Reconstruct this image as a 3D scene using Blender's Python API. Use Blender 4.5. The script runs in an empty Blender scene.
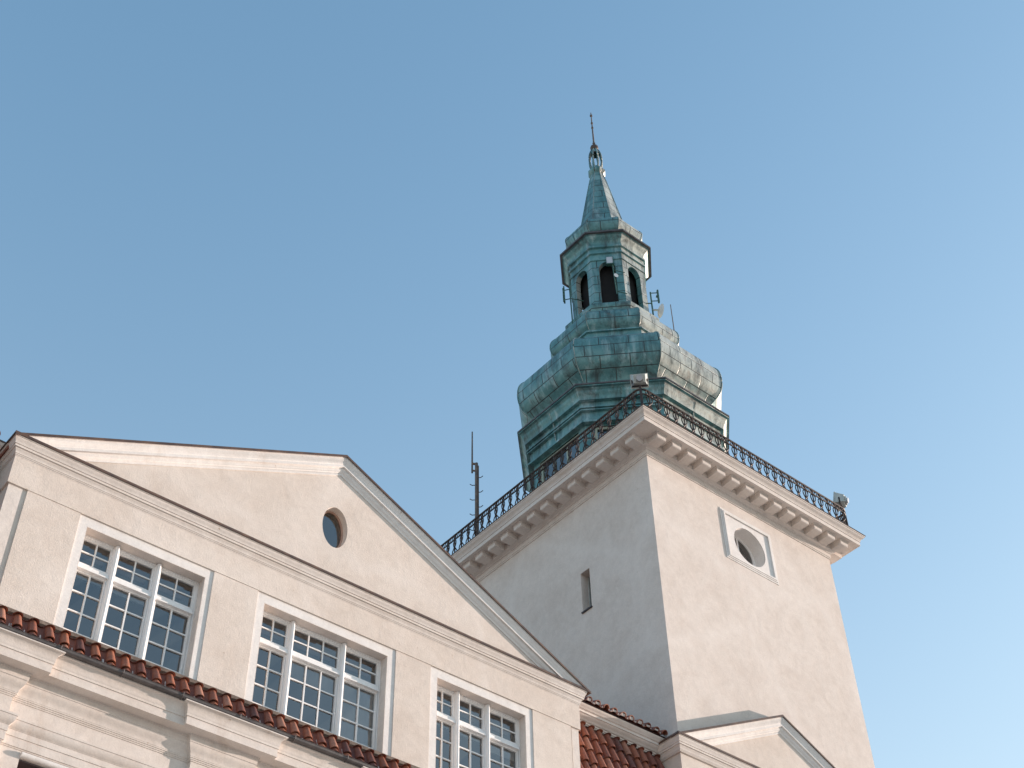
import bpy, bmesh, math, random
from mathutils import Vector, Matrix
random.seed(7)
sc = bpy.context.scene
COL = sc.collection
S = 1.75            # metres per survey unit
H0 = 1.6            # eye height
R = math.radians

def P(x, y, z): return Vector((x*S, y*S, z*S + H0))

# ------------------------------------------------------------------ materials
def nmat(name):
    m = bpy.data.materials.new(name); m.use_nodes = True
    nt = m.node_tree
    return m, nt, nt.nodes['Principled BSDF']
def N(nt, t, **kw):
    n = nt.nodes.new(t)
    for k, v in kw.items(): setattr(n, k, v)
    return n
def coords(nt):
    return N(nt, 'ShaderNodeTexCoord').outputs['Object']
def noise(nt, vec, scale, detail=6, rough=.6, dist=0, stretch=None):
    if stretch:
        mp = N(nt, 'ShaderNodeMapping'); mp.inputs['Scale'].default_value = stretch
        nt.links.new(vec, mp.inputs['Vector']); vec = mp.outputs['Vector']
    n = N(nt, 'ShaderNodeTexNoise'); n.inputs['Scale'].default_value = scale
    n.inputs['Detail'].default_value = detail; n.inputs['Roughness'].default_value = rough
    n.inputs['Distortion'].default_value = dist
    nt.links.new(vec, n.inputs['Vector']); return n.outputs['Fac']
def ramp(nt, fac, stops):
    r = N(nt, 'ShaderNodeValToRGB'); e = r.color_ramp.elements
    while len(e) < len(stops): e.new(.5)
    for el, (p, c) in zip(e, stops):
        el.position = p; el.color = (*c, 1) if len(c) == 3 else c
    nt.links.new(fac, r.inputs['Fac']); return r.outputs['Color']
def mix(nt, fac, a, b, mode='MIX'):
    m = N(nt, 'ShaderNodeMix', data_type='RGBA', blend_type=mode)
    for sock, v in ((0, fac), (6, a), (7, b)):
        if hasattr(v, 'links') or hasattr(v, 'is_output'): nt.links.new(v, m.inputs[sock])
        elif isinstance(v, (int, float)): m.inputs[sock].default_value = v
        else: m.inputs[sock].default_value = (*v, 1)
    return m.outputs[2]
def bump(nt, h, strength, dist, prev=None):
    b = N(nt, 'ShaderNodeBump'); b.inputs['Strength'].default_value = strength; b.inputs['Distance'].default_value = dist
    nt.links.new(h, b.inputs['Height'])
    if prev: nt.links.new(prev, b.inputs['Normal'])
    return b.outputs['Normal']
def g(v): return (v, v, v)

def plaster(name, base, dark, light, grain=.6, stain=.25, stainc=(.36, .24, .15), crack=True):
    m, nt, b = nmat(name); c = coords(nt)
    big = noise(nt, c, .45, 7, .62, .6)
    col = ramp(nt, big, [(.3, dark), (.52, base), (.74, light)])
    mid = noise(nt, c, 1.9, 8, .7, .5)
    col = mix(nt, .5, col, ramp(nt, mid, [(.3, dark), (.6, light)]), 'MIX')
    m3 = noise(nt, c, 6.5, 6, .7, .4)
    col = mix(nt, .5, col, ramp(nt, m3, [(.35, g(.88)), (.62, g(1.04))]), 'MULTIPLY')
    fine = noise(nt, c, 38, 5, .75)
    col = mix(nt, .35, col, ramp(nt, fine, [(.32, g(.72)), (.62, g(1.0))]), 'MULTIPLY')
    # dirt blots and thin runs with a shape of their own
    st = noise(nt, c, .9, 9, .72, 1.2, (1, 1, .25))
    col = mix(nt, ramp(nt, st, [(.60, g(0)), (.78, g(stain))]), col, stainc)
    rn = noise(nt, c, 2.8, 6, .6, .15, (1, 1, .06))
    col = mix(nt, ramp(nt, rn, [(.55, g(0)), (.75, g(.22))]), col, dark)
    sp = noise(nt, c, 9, 3, .5)
    col = mix(nt, ramp(nt, sp, [(.735, g(0)), (.77, g(stain*1.6))]), col, stainc)
    if crack:                                   # old repair lines, paler than the coat
        w = N(nt, 'ShaderNodeTexVoronoi', feature='DISTANCE_TO_EDGE'); w.inputs['Scale'].default_value = .33
        d = N(nt, 'ShaderNodeMixRGB'); d.inputs[0].default_value = .35
        nn = N(nt, 'ShaderNodeTexNoise'); nn.inputs['Scale'].default_value = 1.1; nt.links.new(c, nn.inputs['Vector'])
        nt.links.new(c, d.inputs[1]); nt.links.new(nn.outputs['Color'], d.inputs[2]); nt.links.new(d.outputs[0], w.inputs['Vector'])
        col = mix(nt, ramp(nt, w.outputs['Distance'], [(0, g(.26)), (.03, g(.10)), (.09, g(0))]), col, (.85, .79, .74))
    nt.links.new(col, b.inputs['Base Color'])
    b.inputs['Roughness'].default_value = .93
    b.inputs['Specular IOR Level'].default_value = .2
    n1 = bump(nt, fine, grain, .012)
    n2 = bump(nt, mid, .35, .03, n1)
    nt.links.new(n2, b.inputs['Normal'])
    return m
M = {}
M['plaster'] = plaster('plaster_cream', (.73, .635, .56), (.64, .545, .47), (.77, .69, .62), .5, .28)
M['tower_plaster'] = plaster('plaster_tower', (.74, .655, .59), (.65, .56, .495), (.79, .715, .655), .5, .2)
M['trim'] = plaster('trim_cream', (.75, .675, .615), (.64, .56, .50), (.79, .73, .68), .25, .40, (.34, .20, .11), False)
M['trim_white'] = plaster('trim_white', (.83, .79, .755), (.74, .69, .65), (.86, .83, .80), .2, .30, (.40, .24, .13), False)

def copper(name, seams=True):
    m, nt, b = nmat(name); c = coords(nt)
    uv = N(nt, 'ShaderNodeUVMap'); uv.uv_map = 'UVMap'
    br = N(nt, 'ShaderNodeTexBrick'); br.offset = .5
    br.inputs['Scale'].default_value = 1; br.inputs['Brick Width'].default_value = .86; br.inputs['Row Height'].default_value = .40
    br.inputs['Mortar Size'].default_value = .016; br.inputs['Mortar Smooth'].default_value = .4; br.inputs['Bias'].default_value = 0
    br.inputs['Color1'].default_value = (.0, .0, .0, 1); br.inputs['Color2'].default_value = (1, 1, 1, 1); br.inputs['Mortar'].default_value = (.5, .5, .5, 1)
    nt.links.new(uv.outputs['UV'], br.inputs['Vector'])
    a = noise(nt, c, 1.3, 8, .65, .8)
    col = ramp(nt, a, [(.28, (.055, .165, .175)), (.5, (.115, .275, .28)), (.72, (.24, .41, .395))])
    streak = noise(nt, c, 3.0, 7, .7, .2, (1, 1, .10))
    col = mix(nt, ramp(nt, streak, [(.52, g(0)), (.70, g(.7))]), col, (.50, .60, .60))
    # colour turns paler on faces towards the street, with brown runs
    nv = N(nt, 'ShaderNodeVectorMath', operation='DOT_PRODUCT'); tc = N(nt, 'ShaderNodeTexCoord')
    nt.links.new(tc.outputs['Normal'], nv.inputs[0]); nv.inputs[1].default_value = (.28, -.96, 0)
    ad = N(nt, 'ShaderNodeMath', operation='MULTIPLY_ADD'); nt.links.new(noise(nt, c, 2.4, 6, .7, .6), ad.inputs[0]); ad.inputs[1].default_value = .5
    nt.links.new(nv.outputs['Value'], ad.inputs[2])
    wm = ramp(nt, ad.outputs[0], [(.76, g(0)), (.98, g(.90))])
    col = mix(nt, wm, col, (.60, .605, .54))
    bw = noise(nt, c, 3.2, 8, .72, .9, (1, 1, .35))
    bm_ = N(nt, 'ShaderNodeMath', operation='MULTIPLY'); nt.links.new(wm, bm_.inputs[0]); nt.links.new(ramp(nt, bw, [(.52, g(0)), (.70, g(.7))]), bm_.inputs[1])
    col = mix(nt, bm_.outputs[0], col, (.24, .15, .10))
    dk = noise(nt, c, 2.1, 8, .75, .5, (1, 1, .22))
    col = mix(nt, ramp(nt, dk, [(.47, g(0)), (.66, g(.88))]), col, (.045, .06, .06))
    ru = noise(nt, c, 1.7, 7, .7, 1.1)
    col = mix(nt, ramp(nt, ru, [(.62, g(0)), (.76, g(.6))]), col, (.22, .13, .075))
    if seams:
        col = mix(nt, .28, col, ramp(nt, br.outputs['Color'], [(0, g(.62)), (1, g(1.0))]), 'MULTIPLY')
        col = mix(nt, br.outputs['Fac'], col, (.045, .055, .05))
    nt.links.new(col, b.inputs['Base Color'])
    b.inputs['Roughness'].default_value = .44; b.inputs['Specular IOR Level'].default_value = .5; b.inputs['Metallic'].default_value = .22
    inv = N(nt, 'ShaderNodeMath', operation='SUBTRACT'); inv.inputs[0].default_value = 1; nt.links.new(br.outputs['Fac'], inv.inputs[1])
    wav = noise(nt, c, 2.6, 3, .5, .2)
    n1 = bump(nt, wav, .25, .06)
    nt.links.new(bump(nt, inv.outputs[0], .7, .02, n1) if seams else n1, b.inputs['Normal'])
    return m
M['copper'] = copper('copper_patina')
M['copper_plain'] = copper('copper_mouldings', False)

def simple(name, c1, c2, rough=.6, metal=0, scale=6, spec=.5, bumpd=.004, stretch=None):
    m, nt, b = nmat(name); c = coords(nt)
    f = noise(nt, c, scale, 6, .65, .3, stretch)
    nt.links.new(ramp(nt, f, [(.35, c1), (.68, c2)]), b.inputs['Base Color'])
    b.inputs['Roughness'].default_value = rough; b.inputs['Metallic'].default_value = metal
    b.inputs['Specular IOR Level'].default_value = spec
    nt.links.new(bump(nt, f, .4, bumpd), b.inputs['Normal'])
    return m
M['flash'] = simple('rusty_flashing', (.06, .038, .032), (.15, .085, .055), .55, .0, 4)
M['gutter'] = simple('gutter_metal', (.07, .063, .065), (.14, .125, .12), .5, .3, 5)
M['iron'] = simple('wrought_iron', (.014, .013, .015), (.075, .040, .028), .6, .1, 7)
M['mast'] = simple('mast_steel', (.10, .085, .075), (.24, .16, .115), .5, .4, 9)
M['green_paint'] = simple('green_equipment_paint', (.03, .09, .075), (.055, .14, .11), .5, 0, 8)
M['white_paint'] = simple('white_window_paint', (.80, .78, .76), (.87, .86, .85), .55, 0, 14, .4, .002, (1, 1, .2))
M['cream_green'] = simple('drum_window_paint', (.30, .36, .30), (.42, .46, .38), .6, 0, 7)
M['dish'] = simple('dish_white', (.78, .76, .74), (.82, .81, .80), .4, 0, 5)
M['lamp_grey'] = simple('lamp_housing_grey', (.42, .44, .41), (.54, .55, .52), .45, .3, 9)
M['lamp_glass'] = simple('lamp_glass', (.45, .47, .50), (.6, .62, .66), .15, 0, 4)
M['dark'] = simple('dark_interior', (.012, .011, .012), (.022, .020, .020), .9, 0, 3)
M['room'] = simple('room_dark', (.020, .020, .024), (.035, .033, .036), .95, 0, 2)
M['brown'] = simple('brown_frame', (.035, .025, .028), (.06, .04, .04), .5, 0, 8)
M['mortar'] = simple('tile_mortar', (.48, .44, .42), (.62, .58, .55), .9, 0, 20)
M['blind'] = simple('roller_blind', (.80, .80, .80), (.84, .84, .84), .9, 0, 3)
M['pelmet'] = simple('pelmet_wood', (.42, .26, .20), (.55, .36, .28), .7, 0, 5)
M['cement'] = simple('cement_flashing', (.11, .085, .07), (.24, .185, .15), .85, 0, 9, .2, .006)
M['ground'] = simple('paving', (.42, .36, .31), (.56, .48, .41), .9, 0, .6)

def tilemat():
    m, nt, b = nmat('clay_tile'); c = coords(nt)
    at = N(nt, 'ShaderNodeAttribute'); at.attribute_name = 'tone'
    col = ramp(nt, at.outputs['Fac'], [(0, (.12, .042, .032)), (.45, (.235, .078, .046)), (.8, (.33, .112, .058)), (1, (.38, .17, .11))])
    f = noise(nt, c, 7, 7, .7, .5)
    col = mix(nt, ramp(nt, f, [(.50, g(0)), (.70, g(.6))]), col, (.08, .045, .04))
    f2 = noise(nt, c, 16, 5, .6)
    col = mix(nt, ramp(nt, f2, [(.62, g(0)), (.74, g(.25))]), col, (.38, .30, .26))
    nt.links.new(col, b.inputs['Base Color']); b.inputs['Roughness'].default_value = .62
    nt.links.new(bump(nt, f2, .3, .006), b.inputs['Normal'])
    return m
M['tile'] = tilemat()

def glassmat():
    m = bpy.data.materials.new('window_glass'); m.use_nodes = True; nt = m.node_tree; nt.nodes.clear()
    out = N(nt, 'ShaderNodeOutputMaterial'); tr = N(nt, 'ShaderNodeBsdfTransparent'); gl = N(nt, 'ShaderNodeBsdfGlossy')
    tr.inputs[0].default_value = (.80, .83, .84, 1); gl.inputs['Roughness'].default_value = .012
    fr = N(nt, 'ShaderNodeFresnel'); fr.inputs[0].default_value = 2.8
    c = coords(nt); f = noise(nt, c, 1.1, 2, .4)
    bn = bump(nt, f, .12, .03); nt.links.new(bn, gl.inputs['Normal'])
    mx = N(nt, 'ShaderNodeMixShader'); nt.links.new(fr.outputs[0], mx.inputs[0])
    nt.links.new(tr.outputs[0], mx.inputs[1]); nt.links.new(gl.outputs[0], mx.inputs[2]); nt.links.new(mx.outputs[0], out.inputs[0])
    return m
M['glass'] = glassmat()

# ------------------------------------------------------------------ mesh builder (coordinates in survey units)
class MB:
    def __init__(s): s.v = []; s.f = []; s.mi = []; s.mats = []; s.tone = []; s.uv = {}
    def m(s, mat):
        if mat not in s.mats: s.mats.append(mat)
        return s.mats.index(mat)
    def add(s, vs, fs, mat, tone=0, uvs=None):
        o = len(s.v); k = s.m(mat); s.v += [Vector(v) for v in vs]
        for i, f in enumerate(fs):
            if uvs: s.uv[len(s.f)] = uvs[i]
            s.f.append([o+j for j in f]); s.mi.append(k); s.tone.append(tone)
    def box(s, x0, x1, y0, y1, z0, z1, mat, tone=0):
        vs = [(x, y, z) for x in (x0, x1) for y in (y0, y1) for z in (z0, z1)]
        s.add(vs, [(0,1,3,2), (4,6,7,5), (0,4,5,1), (2,3,7,6), (0,2,6,4), (1,5,7,3)], mat, tone)
    def obox(s, c, ax, ay, az, mat):      # oriented box, half-axis vectors
        c = Vector(c); ax, ay, az = Vector(ax), Vector(ay), Vector(az)
        vs = [c + i*ax + j*ay + k*az for i in (-1, 1) for j in (-1, 1) for k in (-1, 1)]
        s.add(vs, [(0,1,3,2), (4,6,7,5), (0,4,5,1), (2,3,7,6), (0,2,6,4), (1,5,7,3)], mat)
    def tube(s, pts, r, mat, n=6, taper=None):
        pts = [Vector(p) for p in pts]; rings = []
        for i, p in enumerate(pts):
            t = (pts[min(i+1, len(pts)-1)] - pts[max(i-1, 0)]).normalized()
            a = t.cross(Vector((0, 0, 1)))
            if a.length < .05: a = t.cross(Vector((1, 0, 0)))
            a.normalize(); b_ = t.cross(a)
            rr = r if taper is None else r + (taper - r)*i/(len(pts)-1)
            rings.append([p + rr*(math.cos(2*math.pi*k/n)*a + math.sin(2*math.pi*k/n)*b_) for k in range(n)])
        vs = [v for q in rings for v in q]; fs = []
        for i in range(len(pts)-1):
            for k in range(n): fs.append((i*n+k, i*n+(k+1) % n, (i+1)*n+(k+1) % n, (i+1)*n+k))
        fs.append(tuple(range(n))[::-1]); fs.append(tuple((len(pts)-1)*n+k for k in range(n)))
        s.add(vs, fs, mat)
    def sweep(s, path, prof, mat, closed=False, caps=True):
        """path: plan points (x,y); profile: (outward, z) points; outward = right of travel."""
        n = len(path); nor = []
        segs = n if closed else n-1
        for i in range(segs):
            a = Vector(path[i]); b_ = Vector(path[(i+1) % n]); d = (b_-a).normalized(); nor.append(Vector((d.y, -d.x)))
        rings = []
        for i in range(n):
            if closed: n0, n1 = nor[i-1], nor[i]
            else: n0, n1 = nor[max(i-1, 0)], nor[min(i, segs-1)]
            mt = (n0+n1); mt = mt/ (mt.length_squared/2) if mt.length > 1e-6 else n0
            rings.append([(path[i][0]+mt.x*o, path[i][1]+mt.y*o, z) for o, z in prof])
        k = len(prof); vs = [v for q in rings for v in q]; fs = []
        for i in range(segs):
            j = (i+1) % n
            for t in range(k-1): fs.append((i*k+t, i*k+t+1, j*k+t+1, j*k+t))
        if caps and not closed: fs.append(tuple(range(k))); fs.append(tuple((n-1)*k+t for t in range(k))[::-1])
        s.add(vs, fs, mat)
    def rake(s, pts, prof, mat, ybase):
        """pts: (x,z) of the rake line; profile: (outward -Y, vertical drop)"""
        rings = [[(x, ybase-o, z+d) for o, d in prof] for x, z in pts]; k = len(prof)
        vs = [v for q in rings for v in q]; fs = []
        for i in range(len(pts)-1):
            for t in range(k): fs.append((i*k+t, i*k+(t+1) % k, (i+1)*k+(t+1) % k, (i+1)*k+t))
        fs.append(tuple(range(k))); fs.append(tuple((len(pts)-1)*k+t for t in range(k))[::-1])
        s.add(vs, fs, mat)
    def build(s, name, parent=None, origin=None, sharp=32, smooth=True, recalc=True, clipz=None):
        me = bpy.data.meshes.new(name)
        if parent is not None: org = Vector(parent['_o'])
        else: org = Vector(origin) if origin else Vector((0, 0, 0))
        me.from_pydata([P(*v) - org for v in s.v], [], s.f)
        for mt in s.mats: me.materials.append(M[mt])
        me.polygons.foreach_set('material_index', s.mi)
        at = me.attributes.new('tone', 'FLOAT', 'FACE'); at.data.foreach_set('value', [float(t) for t in s.tone])
        uvl = me.uv_layers.new(name='UVMap')
        for fi, us in s.uv.items():
            for li, u in zip(me.polygons[fi].loop_indices, us): uvl.data[li].uv = u
        if recalc:
            bm = bmesh.new(); bm.from_mesh(me)
            if clipz is not None:
                rs = bmesh.ops.bisect_plane(bm, geom=bm.verts[:]+bm.edges[:]+bm.faces[:], plane_co=P(0, 0, clipz)-org, plane_no=(0, 0, -1), clear_outer=True)
                bmesh.ops.holes_fill(bm, edges=[e for e in bm.edges if e.is_boundary])
            bmesh.ops.recalc_face_normals(bm, faces=bm.faces); bm.to_mesh(me); bm.free()
        if smooth:
            me.polygons.foreach_set('use_smooth', [True]*len(me.polygons)); me.set_sharp_from_angle(angle=R(sharp))
        o = bpy.data.objects.new(name, me); COL.objects.link(o)
        if parent is not None: o.parent = parent; o['_o'] = list(org)
        else: o.location = org; o['_o'] = list(org)
        return o
def thing(name, label, cat, at, group=None):
    o = bpy.data.objects.new(name, None); COL.objects.link(o); o.location = P(*at); o['_o'] = list(P(*at))
    o['label'] = label; o['category'] = cat
    if group: o['group'] = group
    o.empty_display_size = .3
    return o

# ================================================================== THE SETTING
gb = MB(); n = 8
gb.add([(-600, -600, -H0/S), (600, -600, -H0/S), (600, 600, -H0/S), (-600, 600, -H0/S)], [(0, 1, 2, 3)], 'ground')
gr = gb.build('ground', smooth=False); gr['kind'] = 'structure'
ZG = -H0/S

# ================================================================== GABLED TOWN BUILDING
BX0, BX1, BY = 2.725, 9.40, 10.0
bld = thing('gabled_building', 'cream plastered town building with low gable, three attic windows and red clay tile ledge', 'building', (6.08, 10, ZG))

def holed_panel(mb, x0, x1, z0, z1, y0, y1, cx, cz, rx, rz, mat, n=40, matr=None, tri=None):
    """vertical panel at y0 with an elliptic hole whose reveal runs to y1; tri = outline polygon (x,z) instead of the box"""
    out = []
    poly = tri or [(x0, z0), (x1, z0), (x1, z1), (x0, z1)]
    def hit(a):
        dx, dz = math.cos(a), math.sin(a); best = None
        for i in range(len(poly)):
            (ax, az), (bx, bz) = poly[i], poly[(i+1) % len(poly)]
            ex, ez = bx-ax, bz-az; den = dx*ez - dz*ex
            if abs(den) < 1e-9: continue
            t = ((ax-cx)*ez - (az-cz)*ex)/den; u = ((ax-cx)*dz - (az-cz)*dx)/den
            if t > 0 and -1e-6 <= u <= 1+1e-6 and (best is None or t < best): best = t
        return (cx+dx*best, cz+dz*best)
    ang = sorted([2*math.pi*k/n for k in range(n)] + [math.atan2(pz-cz, px-cx) % (2*math.pi) for px, pz in poly])
    k = len(ang)
    for a in ang: x, z = hit(a); out.append((x, y0, z))
    inn = []
    for a in ang:
        t = math.atan2(math.sin(a)/rz, math.cos(a)/rx); inn.append((cx+rx*math.cos(t), y0, cz+rz*math.sin(t)))
    back = [(x, y1, z) for x, _, z in inn]
    vs = out + inn + back
    fs = [(i, (i+1) % k, k+(i+1) % k, k+i) for i in range(k)]
    mb.add(vs, fs, mat)
    mb.add(inn+back, [(i, (i+1) % k, k+(i+1) % k, k+i) for i in range(k)], matr or mat)

WIN = [  # outer x0, x1, opening x0, x1, lights [(x0,x1,panes)]
    dict(o=(3.415, 4.80), a=(3.50, 4.725), p=(3.89, 4.317), n=(2, 2, 2)),
    dict(o=(5.285, 6.925), a=(5.37, 6.832), p=(5.789, 6.392), n=(2, 3, 2)),
    dict(o=(7.365, 8.735), a=(7.455, 8.645), p=(7.821, 8.223), n=(2, 2, 2)),
]
ZT, ZO, ZB = 8.19, 8.09, 6.86       # surround top, opening top, opening bottom
YP = 9.986                           # panels and frieze stand proud of the window surrounds
w = MB()
# core wall with window holes (at BY), built of piers; lower storeys below the ledge
xs = [BX0] + [v for q in WIN for v in q['a']] + [BX1]
for i in range(0, len(xs), 2): w.box(xs[i], xs[i+1], BY, 10.5, ZB, ZO, 'plaster')
w.box(BX0, BX1, BY, 10.5, ZO, 8.60, 'plaster')
# proud panels between the surrounds
for x0, x1 in ((2.90, 3.415), (4.80, 5.285), (6.925, 7.365), (8.735, 9.28)):
    w.box(x0, x1, YP, BY+.01, ZB, ZT+.004, 'plaster')
w.box(BX0, 2.86, BY-.003, BY+.008, ZB, ZT, 'trim')
w.box(9.30, BX1+.002, BY-.003, BY+.008, ZB, ZT, 'trim')
w.build('wall', bld)
f = MB(); f.sweep([(BX0, 11.6), (BX0, BY), (BX1, BY), (BX1, 11.6)], [(-.1, ZT), (.020, ZT), (.020, 8.50), (-.1, 8.50)], 'plaster'); f.build('frieze', bld)
# return walls and the body behind
r = MB()
r.box(BX0, BX0+.25, 10.5, 16, ZB, 8.6, 'plaster'); r.box(BX1-.25, BX1, 10.5, 16, ZB, 8.6, 'plaster'); r.box(BX0+.25, BX1-.25, 15.8, 16, ZB, 8.6, 'plaster')
r.build('side_wall', bld)

# windows ---------------------------------------------------------------
def muntins(mb, x0, x1, z0, z1, y, cols, rows, t, mat):
    fr = .015
    mb.box(x0, x0+fr, y, y+.03, z0, z1, mat); mb.box(x1-fr, x1, y, y+.03, z0, z1, mat)
    mb.box(x0+fr, x1-fr, y, y+.03, z0, z0+fr*1.2, mat); mb.box(x0+fr, x1-fr, y, y+.03, z1-fr*1.2, z1, mat)
    for k in range(1, cols):
        x = x0+fr+(x1-x0-2*fr)*k/cols; mb.box(x-t/2, x+t/2, y+.006, y+.026, z0+fr*1.2, z1-fr*1.2, mat)
    for k in range(1, rows):
        z = z0+fr*1.2+(z1-z0-2.4*fr)*k/rows; mb.box(x0+fr, x1-fr, y+.008, y+.024, z-t/2, z+t/2, mat)
for wi, q in enumerate(WIN):
    f = MB(); a0, a1 = q['a']; o0, o1 = q['o']; p0, p1 = q['p']; YS = BY+.100
    # flat plaster surround with a slightly rounded outer lip
    f.box(o0, a0, BY-.004, BY+.01, ZB, ZT, 'trim_white'); f.box(a1, o1, BY-.004, BY+.01, ZB, ZT, 'trim_white')
    f.box(a0, a1, BY-.004, BY+.01, ZO, ZT, 'trim_white')
    # reveals (smooth plaster lining)
    f.box(a0, a0+.006, BY-.004, BY+.2, ZB, ZO, 'trim'); f.box(a1-.006, a1, BY-.004, BY+.2, ZB, ZO, 'trim')
    f.box(a0+.006, a1-.006, BY-.004, BY+.2, ZO-.006, ZO, 'trim')
    # outer wooden frame with stepped profile
    for k, (d, t) in enumerate(((0, .014), (.014, .012))):
        y0 = YS + k*.012
        f.box(a0+.006+d, a0+.006+d+t, y0, y0+.05, ZB, ZO-.008-d, 'white_paint'); f.box(a1-.006-d-t, a1-.006-d, y0, y0+.05, ZB, ZO-.008-d, 'white_paint')
        f.box(a0+.006+d+t, a1-.006-d-t, y0, y0+.05, ZO-.008-d-t, ZO-.008-d, 'white_paint')
    # deep posts, their rounded noses nearly flush with the wall
    for px in (p0, p1):
        f.box(px-.052, px-.010, BY+.076, YS+.06, ZB, ZO-.012, 'white_paint')
        f.tube([(px-.031, BY+.077, ZB), (px-.031, BY+.077, ZO-.012)], .020, 'white_paint', 10)
        f.box(px-.060, px-.052, YS-.012, YS+.06, ZB, ZO-.034, 'white_paint'); f.box(px-.010, px-.002, YS-.012, YS+.06, ZB, ZO-.034, 'white_paint')
    # transom rail, in three stepped mouldings
    T0, T1 = 7.708, 7.770
    lights = [(a0+.032, p0-.060), (p0-.002, p1-.060), (p1-.002, a1-.032)]
    for (x0, x1) in lights:
        f.box(x0, x1, YS-.012, YS+.06, T0+.010, T1-.016, 'white_paint'); f.box(x0, x1, YS+.002, YS+.06, T1-.014, T1, 'white_paint'); f.box(x0, x1, YS-.028, YS+.05, T0-.006, T0+.008, 'white_paint')
    wo = f.build('window', bld)
    wo['label'] = ['attic window with darker panes at its lower left', 'wider middle attic window with a drawn pale blind on the right', 'attic window nearest the tower with short blinds'][wi]
    for li, (x0, x1) in enumerate(lights):
        up = MB(); muntins(up, x0, x1, T1, ZO-.034, YS+.012, q['n'][li], 2, .0135, 'white_paint'); up.build('transom_sash', wo)
        lo = MB(); muntins(lo, x0, x1, ZB, T0-.006, YS+.006, q['n'][li], 4, .0135, 'white_paint')
        # hinge-side stile bead and a small pull
        lo.box(x0+.004, x0+.012, YS-.003, YS+.008, ZB, T0-.01, 'white_paint'); lo.box(x1-.012, x1-.004, YS-.003, YS+.008, ZB, T0-.01, 'white_paint')
        lo.build('casement_sash', wo)
        tl = [random.uniform(-.0015, .0015) for _ in range(4)]
        for zz0, zz1, yo in ((ZB, T0-.02, .028), (T1+.01, ZO-.04, .030)):
            gl = MB(); nc_ = q['n'][li]; nr_ = 4 if yo == .028 else 2
            vv = [(x0+.008+(x1-x0-.016)*a_/nc_, YS+yo+random.uniform(-.003, .003), zz0+(zz1-zz0)*b_/nr_) for b_ in range(nr_+1) for a_ in range(nc_+1)]
            gl.add(vv, [(b_*(nc_+1)+a_, b_*(nc_+1)+a_+1, (b_+1)*(nc_+1)+a_+1, (b_+1)*(nc_+1)+a_) for b_ in range(nr_) for a_ in range(nc_)], 'glass')
            gl.build('pane', wo, smooth=False, recalc=False)
        pe = MB(); pe.box(x0, x1, YS+.16, YS+.19, 7.955, ZO, 'pelmet'); pe.box(x0, x1, YS+.06, YS+.16, ZO-.03, ZO-.01, 'pelmet'); pe.build('pelmet', wo)
        drop = [[.045, .055, 0], [0, .21, .80], [.04, .05, .10]][wi][li]
        if drop:
            bb = MB(); n = 10
            for k in range(n):      # softly waving cloth
                xa, xb = x0+(x1-x0)*k/n, x0+(x1-x0)*(k+1)/n
                ya, yb = YS+.052+.004*math.sin(k*1.9), YS+.052+.004*math.sin((k+1)*1.9)
                bb.add([(xa, ya, T0-drop-.01), (xb, yb, T0-drop-.01), (xb, yb, T0), (xa, ya, T0)], [(0, 1, 2, 3)], 'blind')
            bb.box(x0, x1, YS+.045, YS+.06, T0-drop-.018, T0-drop-.008, 'blind')
            bb.build('blind', wo)
# dark attic room behind the glass
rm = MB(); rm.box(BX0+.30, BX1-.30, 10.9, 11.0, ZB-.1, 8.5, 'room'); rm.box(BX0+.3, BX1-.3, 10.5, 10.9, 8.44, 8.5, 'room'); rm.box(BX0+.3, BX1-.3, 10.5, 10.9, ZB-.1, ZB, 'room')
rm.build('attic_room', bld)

# main horizontal cornice ------------------------------------------------
def cyma(o0, z0, o1, z1, n=6):      # S-curve between two profile points
    return [(o0+(o1-o0)*(t - math.sin(2*math.pi*t)/(2*math.pi)*.8), z0+(z1-z0)*t) for t in [i/n for i in range(n+1)]]
CORN = [(-.10, 8.492), (.022, 8.492), (.022, 8.500), (.028, 8.504), (.028, 8.516), (.033, 8.516), (.033, 8.530)] + cyma(.034, 8.531, .047, 8.566, 5) + \
       [(.060, 8.568), (.060, 8.590), (.067, 8.592)] + cyma(.068, 8.594, .086, 8.655, 7) + [(.092, 8.656), (.092, 8.672), (-.10, 8.684)]
CFL = [(-.02, 8.706), (-.02, 8.686), (.094, 8.674), (.099, 8.664), (.103, 8.665), (.100, 8.694)]
c = MB(); c.sweep([(BX0, 10.62), (BX0, BY), (BX1, BY), (BX1, 10.62)], CORN, 'trim'); c.build('cornice', bld)
fl = MB(); fl.sweep([(BX0, 10.62), (BX0, BY), (BX1, BY), (BX1, 10.62)], CFL, 'flash'); fl.build('cornice_flashing', bld)

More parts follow.
